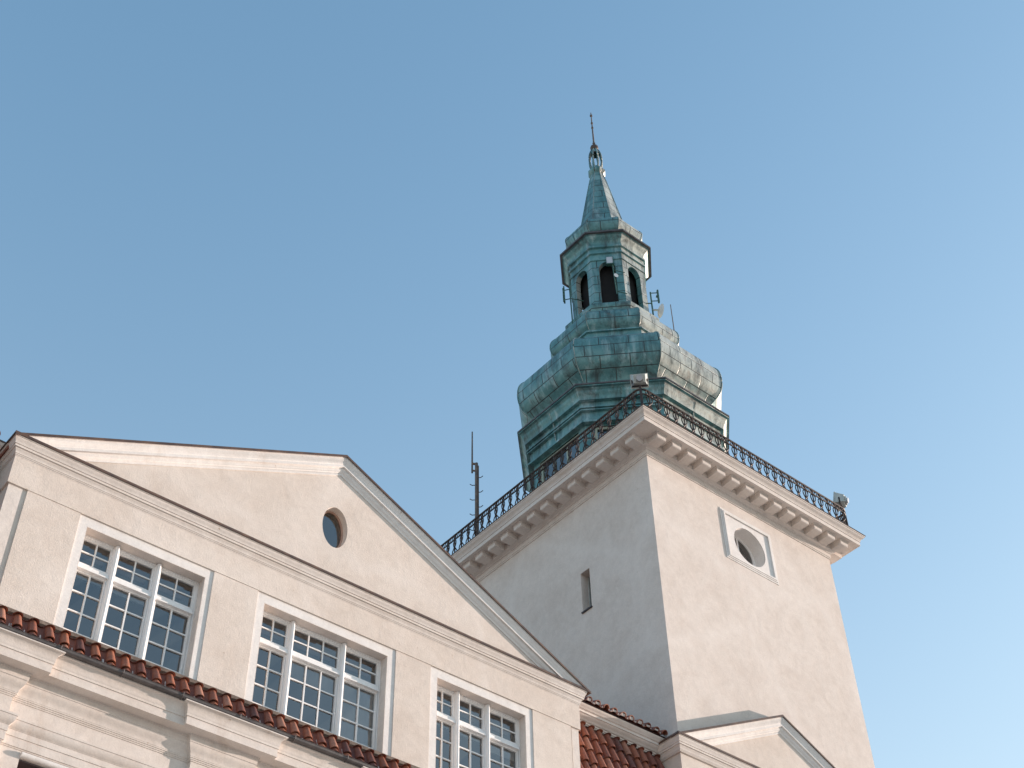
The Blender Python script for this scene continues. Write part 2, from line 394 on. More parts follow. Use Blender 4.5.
# pediment ---------------------------------------------------------------
AX, AZ = 6.095, 10.312
SL = .4767
EX0, EX1 = BX0-.085, BX1+.112
ez0 = AZ - SL*(AX-EX0); ez1 = AZ - SL*(EX1-AX)
t = MB()
holed_panel(t, 0, 0, 0, 0, BY, BY+.16, 6.084, 9.373, .156, .263, 'plaster', 48, 'plaster',
            tri=[(BX0+.05, 8.60), (BX1-.05, 8.60), (BX1-.05, 8.70), (AX, AZ-.10), (BX0+.05, 8.70)])
t.build('tympanum', bld)
ov = MB(); n = 40
def ering(rx, rz, y, cx, cz, n=40): return [(cx+rx*math.cos(2*math.pi*k/n), y, cz+rz*math.sin(2*math.pi*k/n)) for k in range(n)]
def ovalwin(mb, cx, cz, rx, rz, y, fw, mat):
    a, b_, c_, d = ering(rx, rz, y, cx, cz), ering(rx-fw, rz-fw, y, cx, cz), ering(rx-fw, rz-fw, y+.03, cx, cz), ering(rx, rz, y+.03, cx, cz)
    k = 40; vs = a+b_+c_+d
    fs = [(i, (i+1) % k, k+(i+1) % k, k+i) for i in range(k)] + [(k+i, k+(i+1) % k, 2*k+(i+1) % k, 2*k+i) for i in range(k)]
    mb.add(vs, fs, mat)
ovalwin(ov, 6.084, 9.373, .158, .265, BY+.080, .020, 'pelmet')
ovo = ov.build('oval_window', bld)
gp = MB(); e = ering(.15, .255, BY+.095, 6.084, 9.373); gp.add(e, [tuple(range(40))], 'glass'); gp.build('pane', ovo, smooth=False, recalc=False)
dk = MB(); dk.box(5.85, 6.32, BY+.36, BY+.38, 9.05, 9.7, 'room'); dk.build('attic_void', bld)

def prof_rake(ob=-.05):
    return [(ob, -.008), (.088, -.008), (.088, -.026)] + [(o, -d) for o, d in cyma(.086, .028, .064, .095, 6)] + \
           [(.060, -.100), (.060, -.135), (.038, -.138), (.034, -.156), (.034, -.170)] + [(o, -d) for o, d in cyma(.032, .171, .010, .205, 4)] + [(.008, -.222), (max(ob, -.02), -.222)]
rk = MB(); rk.rake([(EX0, ez0), (AX, AZ), (EX1, ez1)], prof_rake(), 'trim_white', BY); rk.build('raking_cornice', bld, clipz=8.682)
rf = MB(); rf.rake([(EX0-.012, ez0-.006), (AX, AZ), (EX1+.03, ez1-.014)], [(-.06, .010), (-.06, -.006), (.094, -.006), (.099, -.020), (.104, -.020), (.101, .012)], 'flash', BY); rf.build('verge_flashing', bld)
# roof behind the gable
ro = MB()
for s0, s1 in (((EX0, ez0), (AX, AZ)), ((AX, AZ), (EX1, ez1))):
    (xa, za), (xb, zb) = s0, s1
    ro.add([(xa, 10.06, za), (xb, 10.06, zb), (xb, 16, zb), (xa, 16, za), (xa, 10.06, za-.07), (xb, 10.06, zb-.07), (xb, 16, zb-.07), (xa, 16, za-.07)],
           [(0, 1, 2, 3), (4, 5, 6, 7), (0, 1, 5, 4), (2, 3, 7, 6), (0, 3, 7, 4), (1, 2, 6, 5)], 'tile', .4)
ro.add([(EX0, 16, ez0-.07), (AX, 16, AZ-.07), (EX1, 16, ez1-.07)], [(0, 1, 2)], 'plaster')
ro.build('roof', bld, smooth=False)

# clay tiles --------------------------------------------------------------
def tiles(mb, x0, x1, p_lo, p_hi, pitch, rowlen, phase=0, mort=.5, first=0.0):
    """barrel tiles on the slope from p_lo=(y,z) up to p_hi=(y,z)"""
    lo, hi = Vector((0, *p_lo)), Vector((0, *p_hi)); d = hi-lo; L = d.length; d.normalize()
    nrm = Vector((1, 0, 0)).cross(d); 
    if nrm.z < 0: nrm = -nrm
    nc = int((x1-x0)/pitch); rows = int(math.ceil((L-first)/rowlen))+ (1 if first else 0)
    # bed under the tiles
    mb.add([lo+Vector((x0, 0, 0))-nrm*.012, lo+Vector((x1, 0, 0))-nrm*.012, hi+Vector((x1, 0, 0))-nrm*.012, hi+Vector((x0, 0, 0))-nrm*.012], [(0, 1, 2, 3)], 'tile', .05)
    for c_ in range(nc):
        xc = x0+pitch*(c_+.5)+phase
        jx = random.uniform(-.004, .004)
        for r_ in range(rows):
            a = (r_*rowlen if not first else (0 if r_ == 0 else first+(r_-1)*rowlen)); 
            b_ = min((a+rowlen if not first or r_ else first) + .02, L)
            if a >= L-.01: continue
            tone = min(1, max(0, random.gauss(.55, .30))); sk = random.uniform(-.006, .006); rl = random.uniform(-.003, .004)
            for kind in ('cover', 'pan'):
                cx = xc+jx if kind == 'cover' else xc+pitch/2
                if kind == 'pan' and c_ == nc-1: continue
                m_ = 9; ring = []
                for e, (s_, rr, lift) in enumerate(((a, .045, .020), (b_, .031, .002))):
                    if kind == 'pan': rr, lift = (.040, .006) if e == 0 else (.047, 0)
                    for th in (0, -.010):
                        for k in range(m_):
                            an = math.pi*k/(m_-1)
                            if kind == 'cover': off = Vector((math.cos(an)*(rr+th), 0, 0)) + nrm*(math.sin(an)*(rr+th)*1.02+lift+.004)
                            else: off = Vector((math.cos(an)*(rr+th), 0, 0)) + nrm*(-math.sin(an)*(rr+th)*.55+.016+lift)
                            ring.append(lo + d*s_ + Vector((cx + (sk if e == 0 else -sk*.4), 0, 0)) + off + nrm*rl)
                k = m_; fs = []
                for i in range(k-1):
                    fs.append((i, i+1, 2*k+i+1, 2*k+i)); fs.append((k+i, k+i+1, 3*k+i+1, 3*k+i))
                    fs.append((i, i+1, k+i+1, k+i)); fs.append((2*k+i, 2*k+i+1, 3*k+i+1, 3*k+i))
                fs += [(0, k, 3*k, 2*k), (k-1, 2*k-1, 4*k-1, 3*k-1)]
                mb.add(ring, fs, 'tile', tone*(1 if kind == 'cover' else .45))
            if mort > .7 and r_ == 0 and random.random() < .75 and not (c_ == nc-1):
                l_ = random.uniform(.018, .045); mb.obox(lo+d*(l_+.002)+Vector((xc+pitch/2+random.uniform(-.02, .012), 0, 0))+nrm*.012, (random.uniform(.003, .007), 0, 0), d*l_, nrm*.010, 'mortar')
            # mortar squeezed at the tile mouths
            if random.random() < mort and r_ == 0:
                sx = random.choice((-1, 1)); l_ = random.uniform(.02, .07)
                mb.obox(lo+d*(a+l_)+Vector((xc+sx*.044, 0, 0))+nrm*.014, (.0045, 0, 0), d*l_, nrm*.007, 'mortar')
            if random.random() < mort and r_ == 0:
                mb.obox(lo+d*(a+.012)+Vector((xc+jx, 0, 0))+nrm*.030, (.030, 0, 0), d*.006, nrm*random.uniform(.008, .018), 'mortar')
ld = MB(); tiles(ld, -3.0, 12.0, (9.885, 6.690), (9.965, 6.920), .142, .155, .058, .75, .06)
ld.build('tile_ledge', bld, sharp=50)
# cement flashing over the tile heads
cf = MB(); cf.add([(x, y, z) for x in (-3, 12) for (y, z) in ((9.945, 6.925), (9.952, 6.960), (9.99, 6.990), (9.99, 6.88))], [(0, 1, 5, 4), (1, 2, 6, 5), (2, 3, 7, 6), (3, 0, 4, 7)], 'cement')
cf.build('ledge_flashing', bld)

# the recessed bays beside the gabled block: cornice, eaves tiles and steep tiled slope
def recess(x0, x1, tag):
    YR = 10.36
    b_ = MB(); b_.box(x0, x1, YR, YR+.3, 8.2, 8.76, 'plaster'); b_.build('recessed_wall', bld)
    c_ = MB(); PR = [(-.05, 8.50), (.03, 8.50), (.03, 8.515), (.04, 8.52), (.04, 8.545), (.055, 8.55)] + cyma(.06, 8.555, .11, 8.615, 5) + [(.125, 8.62), (.125, 8.66), (.14, 8.665)] + cyma(.145, 8.67, .175, 8.72, 4) + [(.18, 8.735), (-.05, 8.75)]
    PR = [(o, 8.735-(8.735-z)*.72) for o, z in PR]
    c_.sweep([(x0, YR), (x1, YR)], PR, 'trim'); c_.build('recessed_cornice', bld)
    e_ = MB(); tiles(e_, x0, x1, (YR-.205, 8.752), (YR+1.6, 9.73), .133, .20, 0, .8); e_.build('eaves_tiles', bld, sharp=50)
    s_ = MB(); tiles(s_, x0, x1, (9.90, 6.95), (YR-.03, 8.545), .131, .205, .02, .35); s_.build('tiled_slope', bld, sharp=50)
recess(BX1+.005, 11.12, 'right'); recess(-3.0, BX0-.075, 'left')

# the great entablature below the ledge, breaking forward over the pilasters
YE = 10.11
SPANS = [(-2.6, -1.6), (.3, 1.1), (2.35, 3.27), (4.90, 5.435), (6.75, 7.35), (8.6, 9.2), (10.4, 11.1)]
def path_ent():
    pr = .045; p = [(-3.0, YE)]
    spans = SPANS
    for a, b_ in spans: p += [(a, YE), (a, YE-pr), (b_, YE-pr), (b_, YE)]
    return p + [(12.0, YE)]
ENT = [(-.2, 5.868), (.006, 5.868), (.006, 5.878), (.014, 5.880), (.014, 5.955), (.021, 5.957), (.021, 6.008), (.026, 6.012)] + \
      [(.026+.030*math.sin(t*math.pi/2), 6.014+.066*(.4*(1-math.cos(t*math.pi/2))+.6*t)) for t in (0, .2, .4, .6, .8, 1)] + \
      [(.062, 6.083), (.062, 6.101), (.0, 6.108), (.0, 6.262), (.007, 6.264), (.007, 6.275), (.014, 6.277), (.014, 6.288), (.021, 6.290), (.021, 6.300)] + \
      cyma(.024, 6.302, .062, 6.402, 7) + [(.069, 6.407), (.073, 6.462), (.082, 6.464), (.082, 6.471)] + \
      [(.190, 6.471), (.190, 6.545), (.198, 6.547), (.198, 6.567)] + [(.200+.046*(1-math.cos(t*math.pi/2)), 6.570+.080*math.sin(t*math.pi/2)) for t in (0, .15, .3, .45, .6, .75, .9, 1)] + \
      [(.250, 6.652), (.250, 6.662), (-.2, 6.67)]
en = MB()
pe = path_ent()
# shrink the forward breaks by their own depth so that the mitres stay true
en.sweep(pe, ENT, 'trim'); en.build('entablature', bld)
gt = MB()
gx = [(.215, 6.668), (.268, 6.660), (.285, 6.662), (.296, 6.672), (.299, 6.688), (.304, 6.693), (.300, 6.697), (.291, 6.692), (.289, 6.678), (.280, 6.670), (.215, 6.676)]
gt.sweep([(-3.0, YE), (12.0, YE)], gx, 'gutter')
for k in range(26):
    x = -2.8+k*.57; gt.tube([(x, YE-.20, 6.660), (x, YE-.275, 6.656), (x, YE-.304, 6.672), (x, YE-.306, 6.70)], .005, 'gutter', 5)
gt.build('gutter', bld)
# lower storeys
lw = MB()
LWX = [(3.46, 4.45), (5.75, 6.45), (7.65, 8.35), (1.35, 2.05), (9.5, 10.2)]
LWZ = ((4.1, 5.80), (.3, 1.9))
xs = [-3.0]
for a, b_ in sorted(LWX): xs += [a, b_]
xs.append(12.0)
for i in range(0, len(xs), 2): lw.box(xs[i], xs[i+1], YE, 10.5, ZG, 5.87, 'trim')
for a, b_ in LWX:
    for z0, z1 in ((5.80, 5.87), (1.9, 4.1), (ZG, .3)): lw.box(a, b_, YE, 10.5, z0, z1, 'trim')
for a, b_ in SPANS: lw.box(a, b_, YE-.045, YE+.01, ZG, 5.872, 'trim')
lw.box(-3, 12, 10.5, 16, 6.0, 6.66, 'plaster'); lw.box(-3, -2.8, 10.5, 16, ZG, 6.0, 'plaster')
lw.build('lower_wall', bld)
for a, b_ in LWX:
    for zz0, zz1 in LWZ:
        fo = MB()
        for xa, xb in ((a, a+.03), (b_-.03, b_), ((a+b_)/2-.015, (a+b_)/2+.015)): fo.box(xa, xb, YE+.12, YE+.16, zz0, zz1, 'brown')
        for zz in (zz0, zz1-.03, zz0+(zz1-zz0)*.66): fo.box(a+.03, b_-.03, YE+.122, YE+.158, zz, zz+.03, 'brown')
        fo.box(a, b_, YE+.004, YE+.12, zz1-.012, zz1-.002, 'brown')
        lo = fo.build('lower_window', bld)
        hd = MB(); hd.tube([(a-.0, YE-.012, zz1+.030), (b_+.0, YE-.012, zz1+.030)], .026, 'trim_white', 12); hd.build('hood_roll', lo)
        gg = MB(); gg.add([(a+.03, YE+.14, zz0), (b_-.03, YE+.14, zz0), (b_-.03, YE+.14, zz1), (a+.03, YE+.14, zz1)], [(0, 1, 2, 3)], 'glass')
        gg.build('pane', lo, smooth=False, recalc=False)
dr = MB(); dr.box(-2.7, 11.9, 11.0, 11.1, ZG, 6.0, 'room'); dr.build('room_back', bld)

# ================================================================== TOWER
TX0, TX1, TY0, TY1 = 11.045, 14.875, 10.03, 14.36
tw = thing('tower', 'tall square plastered tower with a green copper onion-shaped cupola and spire', 'tower', ((TX0+TX1)/2, (TY0+TY1)/2, ZG))
m = MB()
NX, NZ, NR = 12.987, 12.475, .317
SY0, SY1, SZ0, SZ1 = 11.335, 11.517, 11.325, 11.98      # slit on the left face
ZW = 13.20
# front face with round hole, left face with slit
holed_panel(m, TX0, TX1, 11.2, ZW, TY0, TY0+.30, NX, NZ, NR, NR, 'tower_plaster', 56, 'trim_white')
m.add([(TX0, TY0, ZG), (TX1, TY0, ZG), (TX1, TY0, 11.2), (TX0, TY0, 11.2)], [(0, 1, 2, 3)], 'tower_plaster')
def quad(mb, a, b_, c_, d, mat): mb.add([a, b_, c_, d], [(0, 1, 2, 3)], mat)
X = TX0
quad(m, (X, TY0, ZG), (X, TY1, ZG), (X, TY1, SZ0), (X, TY0, SZ0), 'tower_plaster')
quad(m, (X, TY0, SZ1), (X, TY1, SZ1), (X, TY1, ZW), (X, TY0, ZW), 'tower_plaster')
quad(m, (X, TY0, SZ0), (X, SY0, SZ0), (X, SY0, SZ1), (X, TY0, SZ1), 'tower_plaster')
quad(m, (X, SY1, SZ0), (X, TY1, SZ0), (X, TY1, SZ1), (X, SY1, SZ1), 'tower_plaster')
D = .22
quad(m, (X, SY0, SZ0), (X+D, SY0, SZ0), (X+D, SY0, SZ1), (X, SY0, SZ1), 'trim')
quad(m, (X, SY1, SZ0), (X+D, SY1, SZ0), (X+D, SY1, SZ1), (X, SY1, SZ1), 'trim')
quad(m, (X, SY0, SZ1), (X+D, SY0, SZ1), (X+D, SY1, SZ1), (X, SY1, SZ1), 'trim')
quad(m, (X, SY0, SZ0), (X+D, SY0, SZ0), (X+D, SY1, SZ0), (X, SY1, SZ0), 'trim')
quad(m, (TX1, TY0, ZG), (TX1, TY1, ZG), (TX1, TY1, ZW), (TX1, TY0, ZW), 'tower_plaster')
quad(m, (TX0, TY1, ZG), (TX1, TY1, ZG), (TX1, TY1, ZW), (TX0, TY1, ZW), 'tower_plaster')
m.build('shaft', tw, recalc=False)
# slit window
sw = MB(); sw.box(X+.13, X+.16, SY0, SY0+.022, SZ0, SZ1, 'brown'); sw.box(X+.13, X+.16, SY1-.02, SY1, SZ0, SZ1, 'lamp_grey'); sw.box(X+.12, X+.16, SY0+.05, SY0+.062, SZ0, SZ1, 'lamp_grey')
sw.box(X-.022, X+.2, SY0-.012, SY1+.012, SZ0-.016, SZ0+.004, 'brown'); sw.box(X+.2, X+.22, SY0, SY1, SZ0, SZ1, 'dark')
swo = sw.build('slit_window', tw)
q = MB(); quad(q, (X+.165, SY1, SZ0), (X+.165, SY0, SZ0), (X+.165, SY0, SZ1), (X+.165, SY1, SZ1), 'glass'); q.build('pane', swo, smooth=False, recalc=False)
# round window and its square moulded surround
rw = MB(); ovalwin(rw, NX, NZ, NR, NR, TY0+.195, .035, 'white_paint')
rw.box(NX-.012, NX+.012, TY0+.20, TY0+.22, NZ-NR+.03, NZ+NR-.03, 'white_paint')
rwo = rw.build('round_window', tw)
q = MB(); q.add(ering(NR-.02, NR-.02, TY0+.215, NX, NZ), [tuple(range(40))], 'glass'); q.build('pane', rwo, smooth=False, recalc=False)
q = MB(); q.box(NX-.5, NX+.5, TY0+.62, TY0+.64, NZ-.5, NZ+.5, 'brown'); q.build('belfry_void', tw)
sq = MB(); U0, U1, V0, V1 = 12.45, 13.505, 12.045, 12.95
# projecting square surround: three steps, then a smooth white field with the round hole
for k, (d0, d1, pr) in enumerate(((0, .026, .009), (.026, .050, .018), (.050, .078, .027))):
    a0, a1, b0, b1 = U0+d0, U1-d0, V0+d0, V1-d0; c0, c1, e0, e1 = U0+d1, U1-d1, V0+d1, V1-d1; y = TY0-pr
    for box in ((a0, c0, b0, b1), (c1, a1, b0, b1), (c0, c1, b0, e0), (c0, c1, e1, b1)):
        sq.box(box[0], box[1], y, TY0+.004, box[2], box[3], 'trim_white')
e = .085
holed_panel(sq, U0+e-.007, U1-e+.007, V0+e-.007, V1-e+.007, TY0-.006, TY0+.01, NX, NZ, NR, NR, 'trim_white', 56, 'trim_white')
sq.build('square_surround', tw, smooth=False)

# tower cornice
sqp = [(TX0, TY1), (TX0, TY0), (TX1, TY0), (TX1, TY1)]
def closed_sweep(mb, prof, mat): mb.sweep(sqp, prof, mat, closed=True)
TCN = [(0, 13.165), (.012, 13.165), (.012, 13.185), (.022, 13.190), (.022, 13.255), (.034, 13.258), (.034, 13.270), (.055, 13.285), (.085, 13.292), (.085, 13.385), (.350, 13.385), (.350, 13.378),
       (.362, 13.378), (.362, 13.445), (.372, 13.447), (.372, 13.468)] + cyma(.376, 13.470, .425, 13.535, 6) + [(.434, 13.537), (.434, 13.560), (0, 13.585), (-.4, 13.585)]
tc = MB(); closed_sweep(tc, TCN, 'trim'); tco = tc.build('cornice', tw)
fl = MB(); closed_sweep(fl, [(.30, 13.587), (.425, 13.565), (.440, 13.556), (.446, 13.558), (.436, 13.576), (.30, 13.598)], 'flash'); fl.build('cornice_flashing', tw)
def modillion_mesh(cx, cy, ax, ay, L=.195, wd=.083, z0=13.292, z1=13.384):
    """block from the wall outward along (ax,ay)"""
    mb = MB(); tx, ty = -ay, ax
    def pt(o, s_, z): return (cx+ax*o+tx*s_, cy+ay*o+ty*s_, z)
    prof = [(.088, z1), (.088+L, z1), (.088+L, z0+.012), (.088+L-.01, z0), (.088, z0)]
    prof2 = [(.088, z1), (.088+L+.012, z1), (.088+L+.012, z1-.018), (.088, z1-.018)]
    for pf, ww in ((prof, wd), (prof2, wd+.012)):
        k = len(pf); vs = [pt(o, -ww, z) for o, z in pf]+[pt(o, ww, z) for o, z in pf]
        fs = [tuple(range(k)), tuple(range(k, 2*k))]+[(i, (i+1) % k, k+(i+1) % k, k+i) for i in range(k)]
        mb.add(vs, fs, 'trim')
    return mb
first = None
pos = [(TX0+.04+.2965*(k-0), TY0, 0, -1) for k in range(14)] + [(TX0, TY0+.04+.306*k, -1, 0) for k in range(15)] + \
      [(TX1, TY0+.04+.306*k, 1, 0) for k in range(15)] + [(TX0+.04+.2965*k, TY1, 0, 1) for k in range(14)]
meshes = {}
for (cx_, cy_, ax, ay) in pos:
    if (ax, ay) not in meshes:
        o = modillion_mesh(cx_, cy_, ax, ay).build('modillion', tco, smooth=False); meshes[(ax, ay)] = (o, cx_, cy_)
    else:
        b_, x0, y0 = meshes[(ax, ay)]; o = b_.copy(); COL.objects.link(o); o.parent = tco; o.location = ((cx_-x0)*S, (cy_-y0)*S, 0)
# gallery floor
gf = MB(); gf.box(TX0-.28, TX1+.28, TY0-.28, TY1+.28, 13.588, 13.604, 'gutter'); gf.build('gallery_floor', tw)

# small pediment at the foot of the tower
SX0, SX1 = 11.01, 14.81
sa, sz = 12.91, 9.648
sp = MB(); sp.box(SX0, SX1, BY, TY0+.02, 6.6, 8.6, 'plaster'); sp.box(SX0, SX0+.1, TY0+.02, 10.75, 6.6, 8.6, 'plaster')
sp.add([(SX0+.05, BY, 8.60), (SX1-.05, BY, 8.60), (sa, BY, sz-.10), (SX0+.05, TY0, 8.60), (SX1-.05, TY0, 8.60), (sa, TY0, sz-.10)], [(0, 1, 2), (3, 4, 5), (0, 2, 5, 3), (1, 2, 5, 4)], 'plaster')
spo = sp.build('pediment', tw)
q = MB(); q.sweep([(SX0, 10.62), (SX0, BY), (SX1, BY), (SX1, 10.3)], CORN, 'trim'); q.build('pediment_cornice', spo)
q = MB(); q.sweep([(SX0, 10.62), (SX0, BY), (SX1, BY), (SX1, 10.3)], CFL, 'flash'); q.build('flashing', spo)
ssl = .492; e0, e1 = SX0-.088, SX1+.088
q = MB(); q.rake([(e0, sz-ssl*(sa-e0)), (sa, sz), (e1, sz-ssl*(e1-sa))], prof_rake(-.028), 'trim_white', BY); q.build('pediment_rake', spo, clipz=8.682)
q = MB(); q.rake([(e0-.01, sz-ssl*(sa-e0)-.005), (sa, sz), (e1+.01, sz-ssl*(e1-sa)-.005)], [(-.028, .010), (-.028, -.006), (.094, -.006), (.099, -.018), (.104, -.018), (.101, .012)], 'flash', BY); q.build('verge_flashing', spo)

# ------------------------------------------------------------------ copper cupola
CX, CY = 13.0, 12.30
K8 = 1/math.cos(math.pi/8)
def octa(mb, prof, mat='copper', u_off=0, nseg=1, sides=8):
    """prof: (apothem, z) from bottom to top; every side has its own vertices and metric UVs"""
    for sd in range(8):
        a0, a1 = math.pi/4*sd - math.pi/8, math.pi/4*sd + math.pi/8
        run = 0; vs = []; uvr = []
        for i, (h, z) in enumerate(prof):
            if i: run += math.hypot(h-prof[i-1][0], z-prof[i-1][1])
            hw = h*math.tan(math.pi/8)*S
            for e, a in ((0, a0), (1, a1)):
                vs.append((CX+h*K8*math.cos(a), CY+h*K8*math.sin(a), z)); uvr.append((sd*3.37+(hw if e else -hw)+u_off, run*S+u_off))
        fs = [(2*i, 2*i+1, 2*i+3, 2*i+2) for i in range(len(prof)-1)]
        mb.add(vs, fs, mat, 0, [[uvr[j] for j in f_] for f_ in fs])
def arris(mb, prof, r, mat='copper'):
    for sd in range(8):
        a = math.pi/4*sd + math.pi/8
        mb.tube([(CX+h*K8*math.cos(a), CY+h*K8*math.sin(a), z) for h, z in prof], r, mat, 6)
def smoothp(pts, n=4):     # Catmull-Rom through the profile points
    out = []
    for i in range(len(pts)-1):
        p0, p1, p2, p3 = [Vector(pts[max(0, min(len(pts)-1, j))]) for j in (i-1, i, i+1, i+2)]
        for k in range(n):
            t = k/n; out.append(tuple(.5*((2*p1)+(-p0+p2)*t+(2*p0-5*p1+4*p2-p3)*t*t+(-p0+3*p1-3*p2+p3)*t**3)))
    return out+[tuple(pts[-1])]
cup = MB(); cup.box(CX-.2, CX+.2, CY-.2, CY+.2, 13.58, 13.6, 'copper')
cupo = cup.build('cupola', tw)
# drum with glazed sides
d = MB(); octa(d, [(1.50, 13.60), (1.50, 13.95)], 'copper_plain'); octa(d, [(1.50, 15.16), (1.50, 15.185), (1.59, 15.195), (1.59, 15.235), (1.553, 15.242), (1.553, 15.425), (1.603, 15.435), (1.603, 15.452), (1.572, 15.457), (1.572, 15.475), (1.612, 15.482), (1.612, 15.505), (1.568, 15.51), (1.568, 15.625), (1.628, 15.635), (1.628, 15.66)] + cyma(1.63, 15.665, 1.675, 15.80, 6) + [(1.70, 15.83), (1.735, 15.84), (1.735, 15.862)], 'copper_plain')
for sd in range(8):            # posts between the glazing
    a = math.pi/4*sd
    ca, sa_ = math.cos(a), math.sin(a); hw = 1.50*math.tan(math.pi/8)
    for s_ in (-1, 1):
        c_ = (CX+ca*1.47-sa_*s_*(hw-.075), CY+sa_*1.47+ca*s_*(hw-.075), 14.555)
        d.obox(c_, (ca*.03, sa_*.03, 0), (-sa_*.075, ca*.075, 0), (0, 0, .607), 'copper')
do = d.build('drum', cupo)
edge = MB(); octa(edge, [(1.735, 15.862), (1.748, 15.862), (1.748, 15.892), (1.72, 15.90)], 'gutter'); edge.build('drum_eave', cupo)
for sd in range(8):
    a = math.pi/4*sd; ca, sa_ = math.cos(a), math.sin(a); hw = 1.50*math.tan(math.pi/8)-.15
    wq = MB()
    def lp(s_, z, o=1.46): return (CX+ca*o-sa_*s_, CY+sa_*o+ca*s_, z)
    for s_, ww in ((-hw+.02, .02), (hw-.02, .02), (-hw*.34, .016), (hw*.34, .016)):
        wq.obox(lp(s_, 14.555), (ca*.02, sa_*.02, 0), (-sa_*ww, ca*ww, 0), (0, 0, .606), 'cream_green')
    for z, hh in ((13.97, .02), (15.14, .024), (14.70, .014), (14.32, .012)):
        wq.obox(lp(0, z), (ca*.016, sa_*.016, 0), (-sa_*(hw-.04), ca*(hw-.04), 0), (0, 0, hh), 'cream_green')
    wqo = wq.build('drum_window', do, smooth=False)
    pn = MB(); pn.add([lp(-hw, 13.95, 1.455), lp(hw, 13.95, 1.455), lp(hw, 15.16, 1.455), lp(-hw, 15.16, 1.455)], [(0, 1, 2, 3)], 'glass')
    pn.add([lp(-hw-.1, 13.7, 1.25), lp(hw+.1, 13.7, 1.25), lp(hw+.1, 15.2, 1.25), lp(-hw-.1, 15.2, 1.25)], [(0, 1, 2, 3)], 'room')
    pn.build('drum_glass', do, smooth=False, recalc=False)
for sd in range(8):       # narrow seam covers on the entablature sides
    a = math.pi/4*sd; ca, sa_ = math.cos(a), math.sin(a)
    q = MB(); q.tube([(CX+ca*1.566, CY+sa_*1.566, 15.25), (CX+ca*1.584, CY+sa_*1.584, 15.46), (CX+ca*1.60, CY+sa_*1.60, 15.64), (CX+ca*1.68, CY+sa_*1.68, 15.80)], .014, 'copper', 6)
    q.build('seam_cover', do)
# big lower cushion
pr = smoothp([(1.70, 15.905), (1.50, 16.05), (1.455, 16.16)]) 
q = MB(); octa(q, pr); q.build('skirt', cupo)
P1 = smoothp([(1.45, 16.17), (1.50, 16.27), (1.65, 16.42), (1.712, 16.60), (1.72, 16.82), (1.68, 16.99), (1.56, 17.12), (1.34, 17.22), (1.17, 17.28)], 4)
q = MB(); octa(q, P1); arris(q, P1, .014); q.build('lower_dome', cupo)
q = MB(); octa(q, [(1.10, 17.27), (1.10, 17.50), (1.16, 17.51), (1.16, 17.56), (1.115, 17.565), (1.115, 17.70), (1.15, 17.705), (1.15, 17.735), (1.10, 17.745), (1.02, 17.80)], 'copper_plain'); q.build('neck_band', cupo)
P2 = smoothp([(1.01, 17.79), (1.04, 17.85), (1.115, 17.95), (1.14, 18.09), (1.115, 18.23), (1.02, 18.36), (.90, 18.45), (.83, 18.54)], 4)
q = MB(); octa(q, P2, u_off=.3); arris(q, P2, .011); q.build('upper_dome', cupo)
q = MB(); octa(q, [(.80, 18.53), (.815, 18.56)] + cyma(.815, 18.58, .85, 18.70, 4) + [(.85, 18.74), (.78, 18.80), (.60, 18.81)], u_off=.2); q.build('lantern_base', cupo)
# lantern: eight walls with arched openings
lan = MB(); HL = .690
for sd in range(8):
    a = math.pi/4*sd; ca, sa_ = math.cos(a), math.sin(a); hw = HL*math.tan(math.pi/8)
    def lp(s_, z, o=0.0): return (CX+ca*(HL-o)-sa_*s_*(1-o*.6), CY+sa_*(HL-o)+ca*s_*(1-o*.6), z)
    ow = .155; zs, zb, zt = 19.83, 18.92, 20.40
    arch = [(-ow, zb), (-ow, zs)] + [(-ow*math.cos(t), zs+ow*1.35*math.sin(t)) for t in [math.pi*i/12 for i in range(1, 12)]] + [(ow, zs), (ow, zb)]
    outer = [(-hw, zb), (-hw, zs)] + [(-hw+2*hw*i/12, zt) for i in range(1, 12)] + [(hw, zs), (hw, zb)]
    k = len(arch)
    vs = [lp(s_, z) for s_, z in arch]+[lp(s_, z) for s_, z in outer]+[lp(s_, z, .10) for s_, z in arch]
    fs = [(i, i+1, k+i+1, k+i) for i in range(k-1)] + [(i, i+1, 2*k+i+1, 2*k+i) for i in range(k-1)]
    uvs = []
    allp = arch+outer+arch
    for f_ in fs: uvs.append([(allp[j][0]*S+sd*1.7+.43, allp[j][1]*S) for j in f_])
    lan.add(vs, fs, 'copper', 0, uvs)
    base = [(-hw, 18.80), (hw, 18.80), (hw, zb), (-hw, zb)]
    lan.add([lp(*p_) for p_ in base], [(0, 1, 2, 3)], 'copper', 0, [[(s_*S+sd*1.7, z*S) for s_, z in base]])
    corner = [(-hw, zs), (-hw, zt), (-hw+2*hw/12, zt)]; lan.add([lp(*p_) for p_ in corner], [(0, 1, 2)], 'copper', 0, [[(s_*S, z*S) for s_, z in corner]])
    corner = [(hw, zs), (hw, zt), (hw-2*hw/12, zt)]; lan.add([lp(*p_) for p_ in corner], [(0, 1, 2)], 'copper', 0, [[(s_*S, z*S) for s_, z in corner]])
    sill = [lp(-ow, zb), lp(ow, zb), lp(ow, zb, .10), lp(-ow, zb, .10)]; lan.add(sill, [(0, 1, 2, 3)], 'copper')
lano = lan.build('lantern', cupo, recalc=False)
core = MB(); octa(core, [(.50, 18.78), (.50, 20.3)], 'dark'); core.build('belfry_screen', cupo)
